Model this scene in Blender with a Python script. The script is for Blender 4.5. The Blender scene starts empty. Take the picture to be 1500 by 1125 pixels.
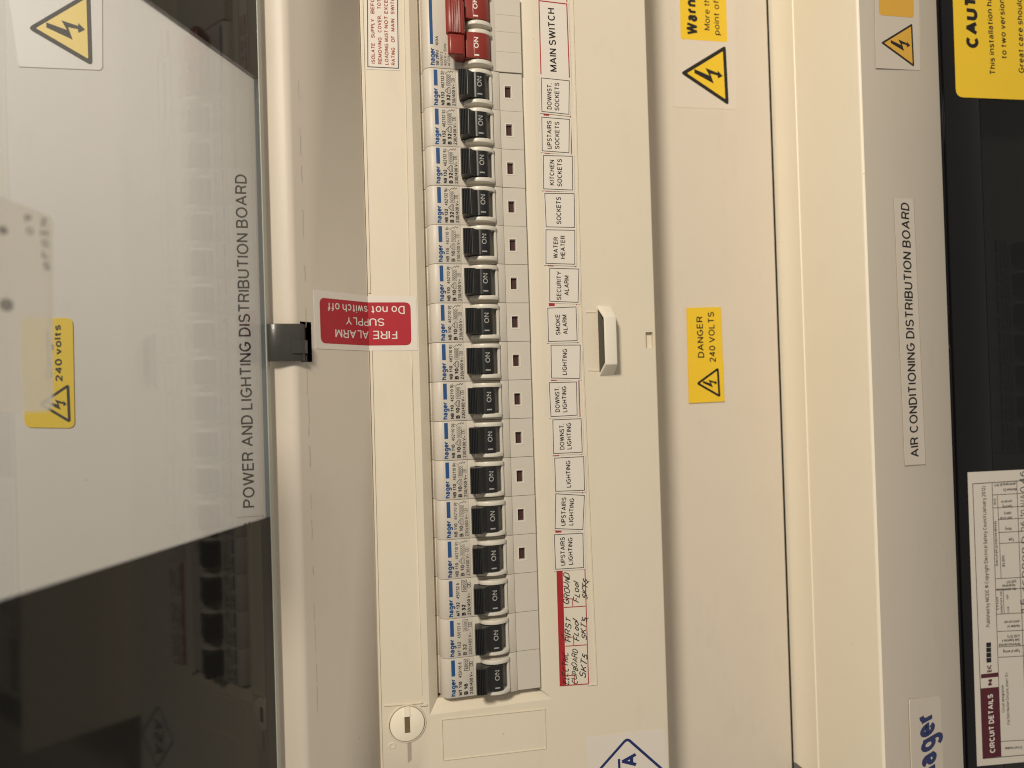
import bpy, bmesh, math, random
from mathutils import Vector, Matrix
random.seed(7)
S = bpy.context.scene
COL = S.collection
# board frame, in millimetres: u = down the wall, v = along the wall, w = out of the wall.  World: X = v, Z = -u, Y = -w
def W(u, v, w): return Vector((v * .001, -w * .001, -u * .001))

# ------------------------------------------------------------------ camera
F = 1130.0                                    # focal length in photograph pixels (1500 wide)
RX, RY, RZ = -0.0095997, 0.2487371, 0.0304289
CAM = Vector((-73.232, -145.995, 342.051))
R3 = Matrix.Rotation(RZ, 3, 'Z') @ Matrix.Rotation(RX, 3, 'X') @ Matrix.Rotation(RY, 3, 'Y')
R3i = R3.transposed()
cd = bpy.data.cameras.new('camera'); cam = bpy.data.objects.new('camera', cd); COL.objects.link(cam)
cd.sensor_fit = 'HORIZONTAL'; cd.sensor_width = 36.0; cd.lens = 36.0 * F / 1500.0
cd.clip_start = .01; cd.clip_end = 20.0
axes = [R3i @ Vector(a) for a in ((1, 0, 0), (0, 1, 0), (0, 0, 1))]
cols = [Vector((a[1], -a[2], -a[0])) for a in axes]
m4 = Matrix(((cols[0][0], cols[1][0], cols[2][0], 0), (cols[0][1], cols[1][1], cols[2][1], 0), (cols[0][2], cols[1][2], cols[2][2], 0), (0, 0, 0, 1)))
cam.matrix_world = Matrix.Translation(W(*CAM)) @ m4
cd.dof.use_dof = True; cd.dof.focus_distance = .345; cd.dof.aperture_fstop = 8.5
S.camera = cam

# ------------------------------------------------------------------ light
world = bpy.data.worlds.new('World'); S.world = world; world.use_nodes = True
bg = world.node_tree.nodes['Background']
bg.inputs['Color'].default_value = (1.0, .925, .81, 1); bg.inputs['Strength'].default_value = .275
def area(name, pos, target, size, power, color):
    l = bpy.data.lights.new(name, 'AREA'); l.shape = 'DISK'; l.size = size; l.energy = power; l.color = color
    o = bpy.data.objects.new(name, l); COL.objects.link(o)
    p, t = W(*pos), W(*target)
    o.location = p; o.rotation_euler = (t - p).to_track_quat('-Z', 'Y').to_euler()
area('ceiling_lamp', (-492, 410, 880), (80, 60, 0), .18, 12.3, (1.0, .895, .74))
S.view_settings.view_transform = 'Standard'; S.view_settings.look = 'None'
S.cycles.filter_width = 1.1
S.view_settings.exposure = 0; S.view_settings.gamma = 1

# ------------------------------------------------------------------ materials
def nodes(name):
    m = bpy.data.materials.new(name); m.use_nodes = True
    return m, m.node_tree.nodes, m.node_tree.links, m.node_tree.nodes['Principled BSDF']
def mat(name, col, rough=.5, spec=.5, var=.06, vscale=60, bump=0, bscale=2500, dirt=0, dirtcol=(.2, .17, .14), coat=0):
    m, N, L, b = nodes(name)
    b.inputs['Roughness'].default_value = rough; b.inputs['Specular IOR Level'].default_value = spec
    b.inputs['Coat Weight'].default_value = coat
    tc = N.new('ShaderNodeTexCoord')
    n1 = N.new('ShaderNodeTexNoise'); n1.inputs['Scale'].default_value = vscale; n1.inputs['Detail'].default_value = 5
    L.new(tc.outputs['Object'], n1.inputs['Vector'])
    mr = N.new('ShaderNodeMapRange'); mr.inputs['To Min'].default_value = 1 - var; mr.inputs['To Max'].default_value = 1 + var
    L.new(n1.outputs['Fac'], mr.inputs['Value'])
    mul = N.new('ShaderNodeMix'); mul.data_type = 'RGBA'; mul.blend_type = 'MULTIPLY'; mul.inputs[0].default_value = 1
    mul.inputs[6].default_value = (*col, 1)
    L.new(mr.outputs['Result'], mul.inputs[7]); out = mul.outputs[2]
    if dirt:
        mp = N.new('ShaderNodeMapping'); mp.inputs['Scale'].default_value = (1, 1, 3.0)
        L.new(tc.outputs['Object'], mp.inputs['Vector'])
        n2 = N.new('ShaderNodeTexNoise'); n2.inputs['Scale'].default_value = 34; n2.inputs['Detail'].default_value = 9; n2.inputs['Roughness'].default_value = .68
        L.new(mp.outputs[0], n2.inputs['Vector'])
        r = N.new('ShaderNodeMapRange'); r.inputs['From Min'].default_value = .56; r.inputs['From Max'].default_value = .82
        r.inputs['To Min'].default_value = 0; r.inputs['To Max'].default_value = dirt
        L.new(n2.outputs['Fac'], r.inputs['Value'])
        mx = N.new('ShaderNodeMix'); mx.data_type = 'RGBA'; mx.inputs[7].default_value = (*dirtcol, 1)
        L.new(r.outputs['Result'], mx.inputs[0]); L.new(out, mx.inputs[6]); out = mx.outputs[2]
        # sparse specks
        n3 = N.new('ShaderNodeTexVoronoi'); n3.inputs['Scale'].default_value = 95
        L.new(tc.outputs['Object'], n3.inputs['Vector'])
        r3 = N.new('ShaderNodeMapRange'); r3.inputs['From Min'].default_value = .035; r3.inputs['From Max'].default_value = .02
        r3.inputs['To Max'].default_value = .55
        L.new(n3.outputs['Distance'], r3.inputs['Value'])
        n4 = N.new('ShaderNodeTexNoise'); n4.inputs['Scale'].default_value = 25
        L.new(tc.outputs['Object'], n4.inputs['Vector'])
        gt = N.new('ShaderNodeMath'); gt.operation = 'GREATER_THAN'; gt.inputs[1].default_value = .58
        L.new(n4.outputs['Fac'], gt.inputs[0])
        mu = N.new('ShaderNodeMath'); mu.operation = 'MULTIPLY'
        L.new(r3.outputs['Result'], mu.inputs[0]); L.new(gt.outputs[0], mu.inputs[1])
        mx2 = N.new('ShaderNodeMix'); mx2.data_type = 'RGBA'; mx2.inputs[7].default_value = (.12, .1, .08, 1)
        L.new(mu.outputs[0], mx2.inputs[0]); L.new(out, mx2.inputs[6]); out = mx2.outputs[2]
    L.new(out, b.inputs['Base Color'])
    if bump:
        n5 = N.new('ShaderNodeTexNoise'); n5.inputs['Scale'].default_value = bscale; n5.inputs['Detail'].default_value = 2
        L.new(tc.outputs['Object'], n5.inputs['Vector'])
        bp_ = N.new('ShaderNodeBump'); bp_.inputs['Strength'].default_value = bump; bp_.inputs['Distance'].default_value = .0002
        L.new(n5.outputs['Fac'], bp_.inputs['Height']); L.new(bp_.outputs[0], b.inputs['Normal'])
    return m
def pane_mat(name, tint, rough=.015):
    m, N, L, b = nodes(name); N.remove(b)
    o = N['Material Output']
    t = N.new('ShaderNodeBsdfTransparent'); t.inputs[0].default_value = (*tint, 1)
    g = N.new('ShaderNodeBsdfGlossy'); g.inputs['Roughness'].default_value = rough; g.inputs[0].default_value = (1, 1, 1, 1)
    lw = N.new('ShaderNodeLayerWeight'); lw.inputs[0].default_value = .5
    p = N.new('ShaderNodeMath'); p.operation = 'POWER'; p.inputs[1].default_value = 5
    L.new(lw.outputs['Facing'], p.inputs[0])
    ma = N.new('ShaderNodeMath'); ma.operation = 'MULTIPLY_ADD'; ma.inputs[1].default_value = .96; ma.inputs[2].default_value = .04
    L.new(p.outputs[0], ma.inputs[0])
    mx = N.new('ShaderNodeMixShader'); L.new(ma.outputs[0], mx.inputs[0]); L.new(t.outputs[0], mx.inputs[1]); L.new(g.outputs[0], mx.inputs[2])
    L.new(mx.outputs[0], o.inputs['Surface'])
    return m
M = {}
M['steel'] = mat('cream_powder_coated_steel', (.655, .59, .505), .45, .4, .02, 30, .10, 1800, .10)
M['cream'] = mat('cream_moulded_plastic', (.70, .63, .51), .42, .45, .025, 26, .05, 1500, .09)
M['cream2'] = mat('brightened_cream_steel', (.86, .79, .65), .45, .4, .02, 26, .08, 1800, .05)  # colour raised so the second board's top face looks more strongly lit
M['grey'] = mat('light_grey_breaker_plastic', (.565, .52, .455), .45, .45, .03, 120, .12, 3000)
M['greyd'] = mat('grey_rail_plastic', (.30, .27, .23), .5, .4)
M['lens'] = mat('white_collar_plastic', (.66, .625, .55), .35, .5, .02, 120)
M['handle'] = mat('white_moulded_plastic', (.76, .71, .61), .35, .5, .02, 120)
M['black'] = mat('black_toggle_plastic', (.013, .014, .015), .38, .45, .1, 200, .06, 3000)
M['red'] = mat('red_toggle_plastic', (.24, .028, .02), .35, .5, .06, 150, .05, 3000)
M['flag'] = mat('maroon_contact_flag', (.05, .012, .012), .6)
M['white'] = mat('white_label_paper', (.70, .65, .585), .5, .4, .02, 90)
M['card'] = mat('cream_index_card', (.70, .645, .54), .55, .4, .02, 90)
M['paper'] = mat('white_printed_paper', (.63, .585, .525), .6, .3, .03, 60)
M['vinyl'] = mat('white_vinyl_sticker', (.675, .61, .53), .4, .4, .02, 60)
M['yellow'] = mat('yellow_vinyl', (.80, .535, .03), .4, .4, .03, 90)
M['orange'] = mat('orange_yellow_vinyl', (.78, .44, .055), .4, .4, .03, 90)
M['ink'] = mat('black_ink', (.016, .015, .015), .5, .3, .0)
M['inkgrey'] = mat('grey_ink', (.055, .05, .047), .5, .3, .0)
M['inkfaint'] = mat('worn_grey_ink', (.13, .115, .10), .5, .3, .0)
M['blue'] = mat('blue_ink', (.016, .072, .215), .5, .4, .0)
M['navy'] = mat('navy_ink', (.009, .022, .125), .4, .5, .0)
M['redink'] = mat('red_ink', (.36, .022, .026), .45, .4, .02)
M['darkredink'] = mat('dark_red_print', (.33, .07, .05), .5, .4, .0)
M['crimson'] = mat('crimson_vinyl', (.40, .022, .035), .35, .5, .03)
M['maroon'] = mat('maroon_ink', (.085, .011, .022), .5, .4, .03)
M['whiteink'] = mat('white_ink', (.72, .68, .62), .5, .4, .0)
M['toggleink'] = mat('pale_toggle_lettering', (.34, .33, .31), .5, .4, .0)
M['gloss'] = mat('black_glossy_plastic', (.021, .0205, .0198), .05, .30, .1, 20)
M['edge'] = mat('clear_acrylic_edge', (.52, .52, .45), .3, .5)
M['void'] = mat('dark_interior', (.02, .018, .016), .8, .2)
M['smoke'] = mat('smoked_grey_plastic', (.045, .044, .04), .34, .5, .25, 160)
M['pane'] = pane_mat('smoked_clear_pane', (.785, .815, .86))
M['gloss2'] = mat('black_door_plastic', (.0068, .007, .0078), .10, .33, .1, 20)
M['pane2'] = pane_mat('dark_smoked_pane', (.33, .335, .35), .03)
M['wall'] = mat('painted_wall', (.55, .5, .43), .7, .3, .04, 8)
M['brass'] = mat('tarnished_brass', (.16, .115, .055), .45, .5, .3, 700)
M['olive'] = mat('olive_recess_shade', (.10, .09, .07), .7, .2)
M['fog'] = mat('frosted_plastic', (.82, .79, .72), .5, .4, .04, 90, .1, 900)
def frost(m):
    N, L = m.node_tree.nodes, m.node_tree.links; b = N['Principled BSDF']; o = N['Material Output']
    t = N.new('ShaderNodeBsdfTranslucent'); t.inputs[0].default_value = (.78, .74, .66, 1)
    x = N.new('ShaderNodeMixShader'); x.inputs[0].default_value = .4; y = N.new('ShaderNodeMixShader'); y.inputs[0].default_value = .2; tr = N.new('ShaderNodeBsdfTransparent'); tr.inputs[0].default_value = (.97, .96, .94, 1)
    L.new(b.outputs[0], x.inputs[1]); L.new(t.outputs[0], x.inputs[2]); L.new(x.outputs[0], y.inputs[1]); L.new(tr.outputs[0], y.inputs[2]); L.new(y.outputs[0], o.inputs['Surface'])
frost(M['fog'])
M['fogink'] = mat('worn_engraving', (.26, .25, .23), .7, .2, .1, 500)
M['scuff'] = mat('dark_scuff', (.50, .445, .38), .6, .2, .25, 400)
M['dullgrey'] = mat('dull_grey_tone', (.40, .345, .29), .6, .2, .1, 300)

# ------------------------------------------------------------------ mesh builder (verts in u,v,w mm)
class MB:
    def __init__(s): s.v = []; s.f = []; s.mi = []
    def face(s, pts, m=0):
        i = len(s.v); s.v += [Vector(p) for p in pts]; s.f.append(tuple(range(i, i + len(pts)))); s.mi.append(m)
    def mesh(s, vs, fs, m=0):
        i = len(s.v); s.v += [Vector(p) for p in vs]
        for f in fs: s.f.append(tuple(i + k for k in f)); s.mi.append(m)
    def box(s, u0, u1, v0, v1, w0, w1, m=0):
        vs = [(u, v, w) for u in (u0, u1) for v in (v0, v1) for w in (w0, w1)]
        s.mesh(vs, [(0, 1, 3, 2), (4, 6, 7, 5), (0, 4, 5, 1), (2, 3, 7, 6), (0, 2, 6, 4), (1, 5, 7, 3)], m)
    def prism(s, prof, v0, v1, m=0):          # profile in (u, w), run along v
        n = len(prof)
        vs = [(u, v0, w) for u, w in prof] + [(u, v1, w) for u, w in prof]
        s.mesh(vs, [(i, (i + 1) % n, n + (i + 1) % n, n + i) for i in range(n)] + [tuple(range(n)), tuple(range(2 * n - 1, n - 1, -1))], m)
    def ribbon(s, prof, v0, v1, m=0):         # open profile
        n = len(prof); vs = [(u, v0, w) for u, w in prof] + [(u, v1, w) for u, w in prof]
        s.mesh(vs, [(i, i + 1, n + i + 1, n + i) for i in range(n - 1)], m)
    def slab(s, poly, n, t, m=0):             # planar polygon (uvw) thickened by t along n
        n = Vector(n); k = len(poly); a = [Vector(p) for p in poly]
        vs = a + [p + n * t for p in a]
        s.mesh(vs, [tuple(range(k - 1, -1, -1)), tuple(range(k, 2 * k))] + [(i, (i + 1) % k, k + (i + 1) % k, k + i) for i in range(k)], m)
    def build(s, name, mats, parent=None, org=None, bevel=0, smooth=0, seg=2):
        me = bpy.data.meshes.new(name)
        if parent is not None and org is None: org = parent['_org']
        if org is None:
            c = Vector((0, 0, 0))
            for p in s.v: c += p
            org = c / len(s.v)
        org = Vector(org)
        o0 = W(*org)
        me.from_pydata([W(*p) - o0 for p in s.v], [], s.f)
        if not isinstance(mats, (list, tuple)): mats = [mats]
        for mm in mats: me.materials.append(M[mm] if isinstance(mm, str) else mm)
        for p, k in zip(me.polygons, s.mi): p.material_index = k
        bm = bmesh.new(); bm.from_mesh(me)
        bmesh.ops.remove_doubles(bm, verts=bm.verts, dist=2e-6)
        bmesh.ops.recalc_face_normals(bm, faces=bm.faces)
        if bevel:
            es = [e for e in bm.edges if len(e.link_faces) == 2 and e.calc_face_angle(0) > .45]
            if es: bmesh.ops.bevel(bm, geom=es, offset=bevel * .001, segments=seg, affect='EDGES', profile=.5, clamp_overlap=True)
        bm.to_mesh(me); bm.free()
        if smooth:
            for p in me.polygons: p.use_smooth = True
            me.set_sharp_from_angle(angle=math.radians(smooth))
        o = bpy.data.objects.new(name, me); COL.objects.link(o)
        if parent is not None: o.parent = parent
        else: o.location = o0; o['_org'] = tuple(org)
        if parent is not None: o['_org'] = tuple(org)
        return o
def tag(o, label, cat=None, group=None, kind=None):
    o['label'] = label
    if cat: o['category'] = cat
    if group: o['group'] = group
    if kind: o['kind'] = kind
    return o
def thing(name, org, label, cat, group=None):
    o = bpy.data.objects.new(name, None); COL.objects.link(o); o.location = W(*org); o['_org'] = tuple(org); o.empty_display_size = .01
    return tag(o, label, cat, group)
def copy_tree(o, parent=None):
    c = o.copy(); COL.objects.link(c)
    if parent is not None: c.parent = parent
    for ch in list(o.children): copy_tree(ch, c)
    return c

# ------------------------------------------------------------------ surfaces: where a ray of the camera meets a real plane of the boards
def ray(x, y): return R3i @ Vector(((x - 750) / F, -(y - 562.5) / F, -1.0))
class Plane:
    def __init__(s, O, n, ea=(1, 0, 0)):
        s.O = Vector(O); s.n = Vector(n).normalized(); ea = Vector(ea); s.ea = (ea - s.n * ea.dot(s.n)).normalized(); s.eb = s.n.cross(s.ea)
    def hit(s, x, y):
        d = ray(x, y); return CAM + d * ((s.O - CAM).dot(s.n) / d.dot(s.n))
    def to2(s, x, y):
        p = s.hit(x, y) - s.O; return Vector((p.dot(s.ea), p.dot(s.eb)))
    def to3(s, q, h=0): return s.O + s.ea * q[0] + s.eb * q[1] + s.n * h
    def splits(s, poly): return [poly]
def flat(w): return Plane((0, 0, w), (0, 0, 1))
COVER = flat(0)
def at(x, y, w=0): return flat(w).hit(x, y)
U_LIP0 = at(392, 560, 19)[0]; U_LIP1 = at(436, 560, 25)[0]; U_C0 = at(542, 560, 0)[0]
U_C1 = at(961.5, 560, 0)[0]
W_LOW = -42.0
U_T0 = at(1146, 560, -42)[0]; U_T1 = at(1279, 560, 28)[0]; U_F1 = at(1392, 560, 6)[0]
sl = Vector((U_C0 - U_LIP1, 0, -25.0)); SLOPE1 = Plane((U_C0, 0, 0), (25.0, 0, U_C0 - U_LIP1), sl)
FRONT2 = Plane((U_F1, 0, 6), (22.0, 0, U_F1 - U_T1), (U_F1 - U_T1, 0, -22.0))
LOW1 = flat(W_LOW); DOOR2 = flat(5.5); UPPER = flat(19.0)
TH = math.radians(117); P_H = at(397, 560, 25)
DOORDIR = Vector((math.cos(TH), 0, math.sin(TH))); DOOR1 = Plane(P_H, (math.sin(TH), 0, -math.cos(TH)), (-1, 0, 0))
class Fold:                                    # slope and cover unfolded at the valley u = U_C0
    def to2(s, x, y):
        p = COVER.hit(x, y)
        if p[0] >= U_C0: return Vector((p[0], p[1]))
        q = SLOPE1.to2(x, y); return Vector((U_C0 + q[0], q[1]))
    def to3(s, q, h=0):
        if q[0] >= U_C0: return Vector((q[0], q[1], h))
        return SLOPE1.to3((q[0] - U_C0, q[1]), h)
    def splits(s, poly):
        out = []
        for sgn in (1, -1):
            r = []
            for i in range(len(poly)):
                a, b = poly[i], poly[(i + 1) % len(poly)]
                da, db = (a[0] - U_C0) * sgn, (b[0] - U_C0) * sgn
                if da >= 0: r.append(a)
                if da * db < 0: r.append(Vector(a).lerp(Vector(b), da / (da - db)))
            if len(r) > 2: out.append([Vector((p[0] + (1e-4 * sgn if abs(p[0] - U_C0) < 1e-6 else 0), p[1])) for p in r])
        return out
FOLD = Fold()

# ------------------------------------------------------------------ stroke lettering (a plain sans, drawn from centre lines)
def E(cx, cy, rx, ry, a0, a1, n=9):
    return [(cx + rx * math.cos(math.radians(a0 + (a1 - a0) * i / n)), cy + ry * math.sin(math.radians(a0 + (a1 - a0) * i / n))) for i in range(n + 1)]
G = {}
def g(ch, w, *st): G[ch] = (w, st)
g('A', .68, [(0, 0), (.34, 1), (.68, 0)], [(.12, .34), (.56, .34)])
g('B', .54, [(0, .52), (.31, .52)] + E(.31, .76, .2, .24, -90, 90, 7) + [(0, 1), (0, 0)] + [(.33, 0)] + E(.33, .26, .21, .26, -90, 90, 7))
g('C', .6, E(.32, .5, .32, .5, 48, 312, 16))
g('D', .58, [(0, 0), (0, 1), (.24, 1)] + E(.24, .5, .34, .5, 90, -90, 12) + [(0, 0)])
g('E', .5, [(.5, 1), (0, 1), (0, 0), (.5, 0)], [(0, .53), (.46, .53)])
g('F', .46, [(.46, 1), (0, 1), (0, 0)], [(0, .5), (.4, .5)])
g('G', .64, E(.33, .5, .33, .5, 48, 325, 16) + [(.64, .46), (.36, .46)])
g('H', .56, [(0, 0), (0, 1)], [(.56, 0), (.56, 1)], [(0, .53), (.56, .53)])
g('I', .0, [(0, 0), (0, 1)])
g('J', .4, [(.4, 1), (.4, .25)] + E(.2, .22, .2, .22, 0, -180, 8))
g('K', .56, [(0, 0), (0, 1)], [(.54, 1), (0, .38)], [(.2, .58), (.56, 0)])
g('L', .44, [(0, 1), (0, 0), (.44, 0)])
g('M', .7, [(0, 0), (0, 1), (.35, .08), (.7, 1), (.7, 0)])
g('N', .56, [(0, 0), (0, 1), (.56, 0), (.56, 1)])
g('O', .7, E(.35, .5, .35, .5, 0, 360, 22))
g('P', .52, [(0, 0), (0, 1), (.28, 1)] + E(.28, .74, .24, .26, 90, -90, 9) + [(0, .48)])
g('Q', .7, E(.35, .5, .35, .5, 0, 360, 22), [(.42, .22), (.68, -.04)])
g('R', .56, [(0, 0), (0, 1), (.3, 1)] + E(.3, .75, .24, .25, 90, -90, 9) + [(0, .5)], [(.3, .5), (.44, .4), (.5, .1), (.54, 0)])
g('S', .54, E(.27, .755, .245, .245, 20, 235, 11) + E(.27, .26, .27, .26, 62, -160, 12))
g('T', .56, [(.28, 0), (.28, 1)], [(0, 1), (.56, 1)])
g('U', .56, [(0, 1), (0, .3)] + E(.28, .29, .28, .29, 180, 360, 10) + [(.56, 1)])
g('V', .64, [(0, 1), (.32, 0), (.64, 1)])
g('W', .92, [(0, 1), (.23, 0), (.46, 1), (.69, 0), (.92, 1)])
g('X', .6, [(0, 0), (.6, 1)], [(0, 1), (.6, 0)])
g('Y', .62, [(0, 1), (.31, .45), (.31, 0)], [(.31, .45), (.62, 1)])
g('Z', .54, [(0, 1), (.54, 1), (0, 0), (.54, 0)])
g('a', .44, E(.2, .52, .18, .2, 160, 0, 7) + [(.38, .52), (.38, .1), (.44, 0)], [(.38, .44), (.2, .41)] + E(.19, .205, .19, .205, 90, 270, 8) + [(.28, .02), (.38, .14)])
g('b', .46, [(0, 0), (0, 1)], E(.23, .36, .23, .36, 180, -180, 16))
g('c', .42, E(.23, .36, .23, .36, 45, 315, 12))
g('d', .46, [(.46, 0), (.46, 1)], E(.23, .36, .23, .36, 0, 360, 16))
g('e', .46, [(.02, .38), (.46, .38)] + E(.23, .36, .23, .36, 4, 318, 14))
g('f', .26, [(.1, 0), (.1, .8)] + E(.26, .82, .16, .18, 180, 90, 4), [(-.04, .7), (.28, .7)])
g('g', .46, E(.23, .36, .23, .36, 0, 360, 16), [(.46, .72), (.46, -.06)] + E(.23, -.06, .23, .22, 0, -155, 8))
g('h', .44, [(0, 0), (0, 1)], [(0, .4)] + E(.22, .47, .22, .25, 165, 0, 8) + [(.44, 0)])
g('i', .0, [(0, 0), (0, .72)], [(0, .88), (0, 1)])
g('j', .1, [(.1, .72), (.1, -.15), (0, -.26)], [(.1, .88), (.1, 1)])
g('k', .42, [(0, 0), (0, 1)], [(.4, .72), (0, .28)], [(.15, .43), (.42, 0)])
g('l', .0, [(0, 0), (0, 1)])
g('m', .7, [(0, 0), (0, .72)], [(0, .45)] + E(.175, .5, .175, .22, 165, 0, 6) + [(.35, 0)], [(.35, .45)] + E(.525, .5, .175, .22, 165, 0, 6) + [(.7, 0)])
g('n', .44, [(0, 0), (0, .72)], [(0, .4)] + E(.22, .47, .22, .25, 165, 0, 8) + [(.44, 0)])
g('o', .48, E(.24, .36, .24, .36, 0, 360, 18))
g('p', .46, [(0, .72), (0, -.27)], E(.23, .36, .23, .36, 180, -180, 16))
g('q', .46, [(.46, .72), (.46, -.27)], E(.23, .36, .23, .36, 0, 360, 16))
g('r', .26, [(0, 0), (0, .72)], [(0, .42)] + E(.26, .42, .25, .29, 165, 84, 5))
g('s', .4, E(.2, .54, .18, .18, 20, 235, 8) + E(.2, .19, .2, .19, 62, -160, 9))
g('t', .28, [(.11, .93), (.11, .14)] + E(.24, .14, .13, .14, 180, 270, 4), [(-.04, .7), (.28, .7)])
g('u', .44, [(0, .72), (0, .24)] + E(.22, .24, .22, .24, 180, 345, 8), [(.44, 0), (.44, .72)])
g('v', .44, [(0, .72), (.22, 0), (.44, .72)])
g('w', .68, [(0, .72), (.17, 0), (.34, .72), (.51, 0), (.68, .72)])
g('x', .42, [(0, 0), (.42, .72)], [(0, .72), (.42, 0)])
g('y', .44, [(0, .72), (.22, 0)], [(.44, .72), (.16, -.2), (.03, -.27)])
g('z', .4, [(0, .72), (.4, .72), (0, 0), (.4, 0)])
g('0', .5, E(.25, .5, .25, .5, 0, 360, 18))
g('1', .3, [(.02, .78), (.2, .84), (.28, 1), (.28, 0)])
g('2', .5, E(.25, .74, .235, .26, 165, -35, 9) + [(0, 0), (.5, 0)])
g('3', .5, E(.25, .765, .22, .235, 150, -90, 9) + E(.25, .27, .25, .27, 90, -155, 10))
g('4', .52, [(.39, 0), (.39, 1), (0, .3), (.52, .3)])
g('5', .5, [(.45, 1), (.1, 1), (.04, .5)] + E(.25, .33, .25, .33, 130, -150, 11))
g('6', .5, E(.25, .32, .25, .32, 0, 360, 16), E(.42, .36, .42, .64, 178, 100, 7) + [(.44, .88)])
g('7', .48, [(0, 1), (.48, 1), (.2, .3), (.16, 0)])
g('8', .5, E(.25, .27, .25, .27, 0, 360, 14), E(.25, .77, .215, .23, -90, 270, 14))
g('9', .5, E(.25, .68, .25, .32, 0, 360, 16), E(.08, .64, .42, .64, -2, -80, 7) + [(.06, .12)])
g('.', .0, [(0, -.02), (0, .1)]); g(',', .06, [(.05, .1), (0, -.14)]); g('-', .26, [(0, .36), (.26, .36)])
g('/', .3, [(0, -.02), (.3, 1.02)]); g('(', .16, E(.3, .4, .3, .68, 130, 230, 6)); g(')', .16, E(-.14, .4, .3, .68, 50, -50, 6))
g("'", .0, [(0, .75), (0, 1)]); g(':', .0, [(0, 0), (0, .1)], [(0, .6), (0, .7)])
g('~', .5, [(0, .32), (.1, .44), (.2, .42), (.3, .32), (.4, .3), (.5, .42)])
g('\u00a9', .8, E(.4, .5, .4, .45, 0, 360, 16), E(.4, .5, .19, .22, 45, 315, 8))
def ribbons(pts, t):
    p = [Vector(q) for q in pts]; closed = (p[0] - p[-1]).length < 1e-6
    if closed: p = p[:-1]
    n = len(p); L, Rr = [], []
    for i in range(n):
        if closed: a, b, c = p[i - 1], p[i], p[(i + 1) % n]
        else: a, b, c = p[max(0, i - 1)], p[i], p[min(n - 1, i + 1)]
        d1 = (b - a) if (b - a).length > 1e-9 else (c - b); d2 = (c - b) if (c - b).length > 1e-9 else (b - a)
        n1 = Vector((-d1[1], d1[0])).normalized(); n2 = Vector((-d2[1], d2[0])).normalized()
        mm = n1 + n2
        if mm.length < .35: mm = n1 * 1.0
        else: mm = mm.normalized() * min(1.9, 1 / max(.3, mm.normalized().dot(n1)))
        L.append(b + mm * t / 2); Rr.append(b - mm * t / 2)
    return [(Rr[i], Rr[(i + 1) % n], L[(i + 1) % n], L[i]) for i in range(n if closed else n - 1)]
def split_sharp(pts, t):
    out, cur = [], [Vector(pts[0])]; closed = (Vector(pts[0]) - Vector(pts[-1])).length < 1e-6
    for i in range(1, len(pts) - 1):
        p = Vector(pts[i]); d1 = (p - Vector(pts[i - 1])); d2 = (Vector(pts[i + 1]) - p)
        if d1.length > 1e-9 and d2.length > 1e-9 and d1.normalized().dot(d2.normalized()) < -.15:
            cur.append(p + d1.normalized() * t * .22); out.append(cur); cur = [p - d2.normalized() * t * .22]
        else: cur.append(p)
    cur.append(Vector(pts[-1]))
    if not out: return [pts]
    if closed: cur[-1] = Vector(pts[-1])
    return out + [cur]
def text_quads(s, cap, wt=.12, track=.0, length=None, slant=0, jit=0):
    """quads in text coordinates (x along the line, y up), origin at the start of the baseline; each with a stroke number"""
    t = wt; x = 0; items = []; k = 0; gap = .118 + track
    for ch in s:
        if ch == ' ': x += .30 + track; continue
        w, sts = G.get(ch, G['-'])
        jy = random.uniform(-jit, jit); js = 1 + random.uniform(-jit, jit)
        for st in sts:
            pts = []
            for (a, b) in st:
                yy = b * (1 - t) + t / 2 if b >= 0 else b
                pts.append((x + t / 2 + a * js + slant * yy + random.uniform(-jit, jit) * .35, yy * js + jy + random.uniform(-jit, jit) * .35))
            if (Vector(st[0]) - Vector(st[-1])).length < 1e-6: pts[-1] = pts[0]
            for piece in split_sharp(pts, t):
                for q in ribbons(piece, t): items.append((k, q))
                k += 1
        x += w * js + t + gap
    tot = max(.01, x - gap); sx = cap if length is None else length / tot
    return [(k, [Vector((p[0] * sx, p[1] * cap)) for p in q]) for k, q in items], tot * sx
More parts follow.
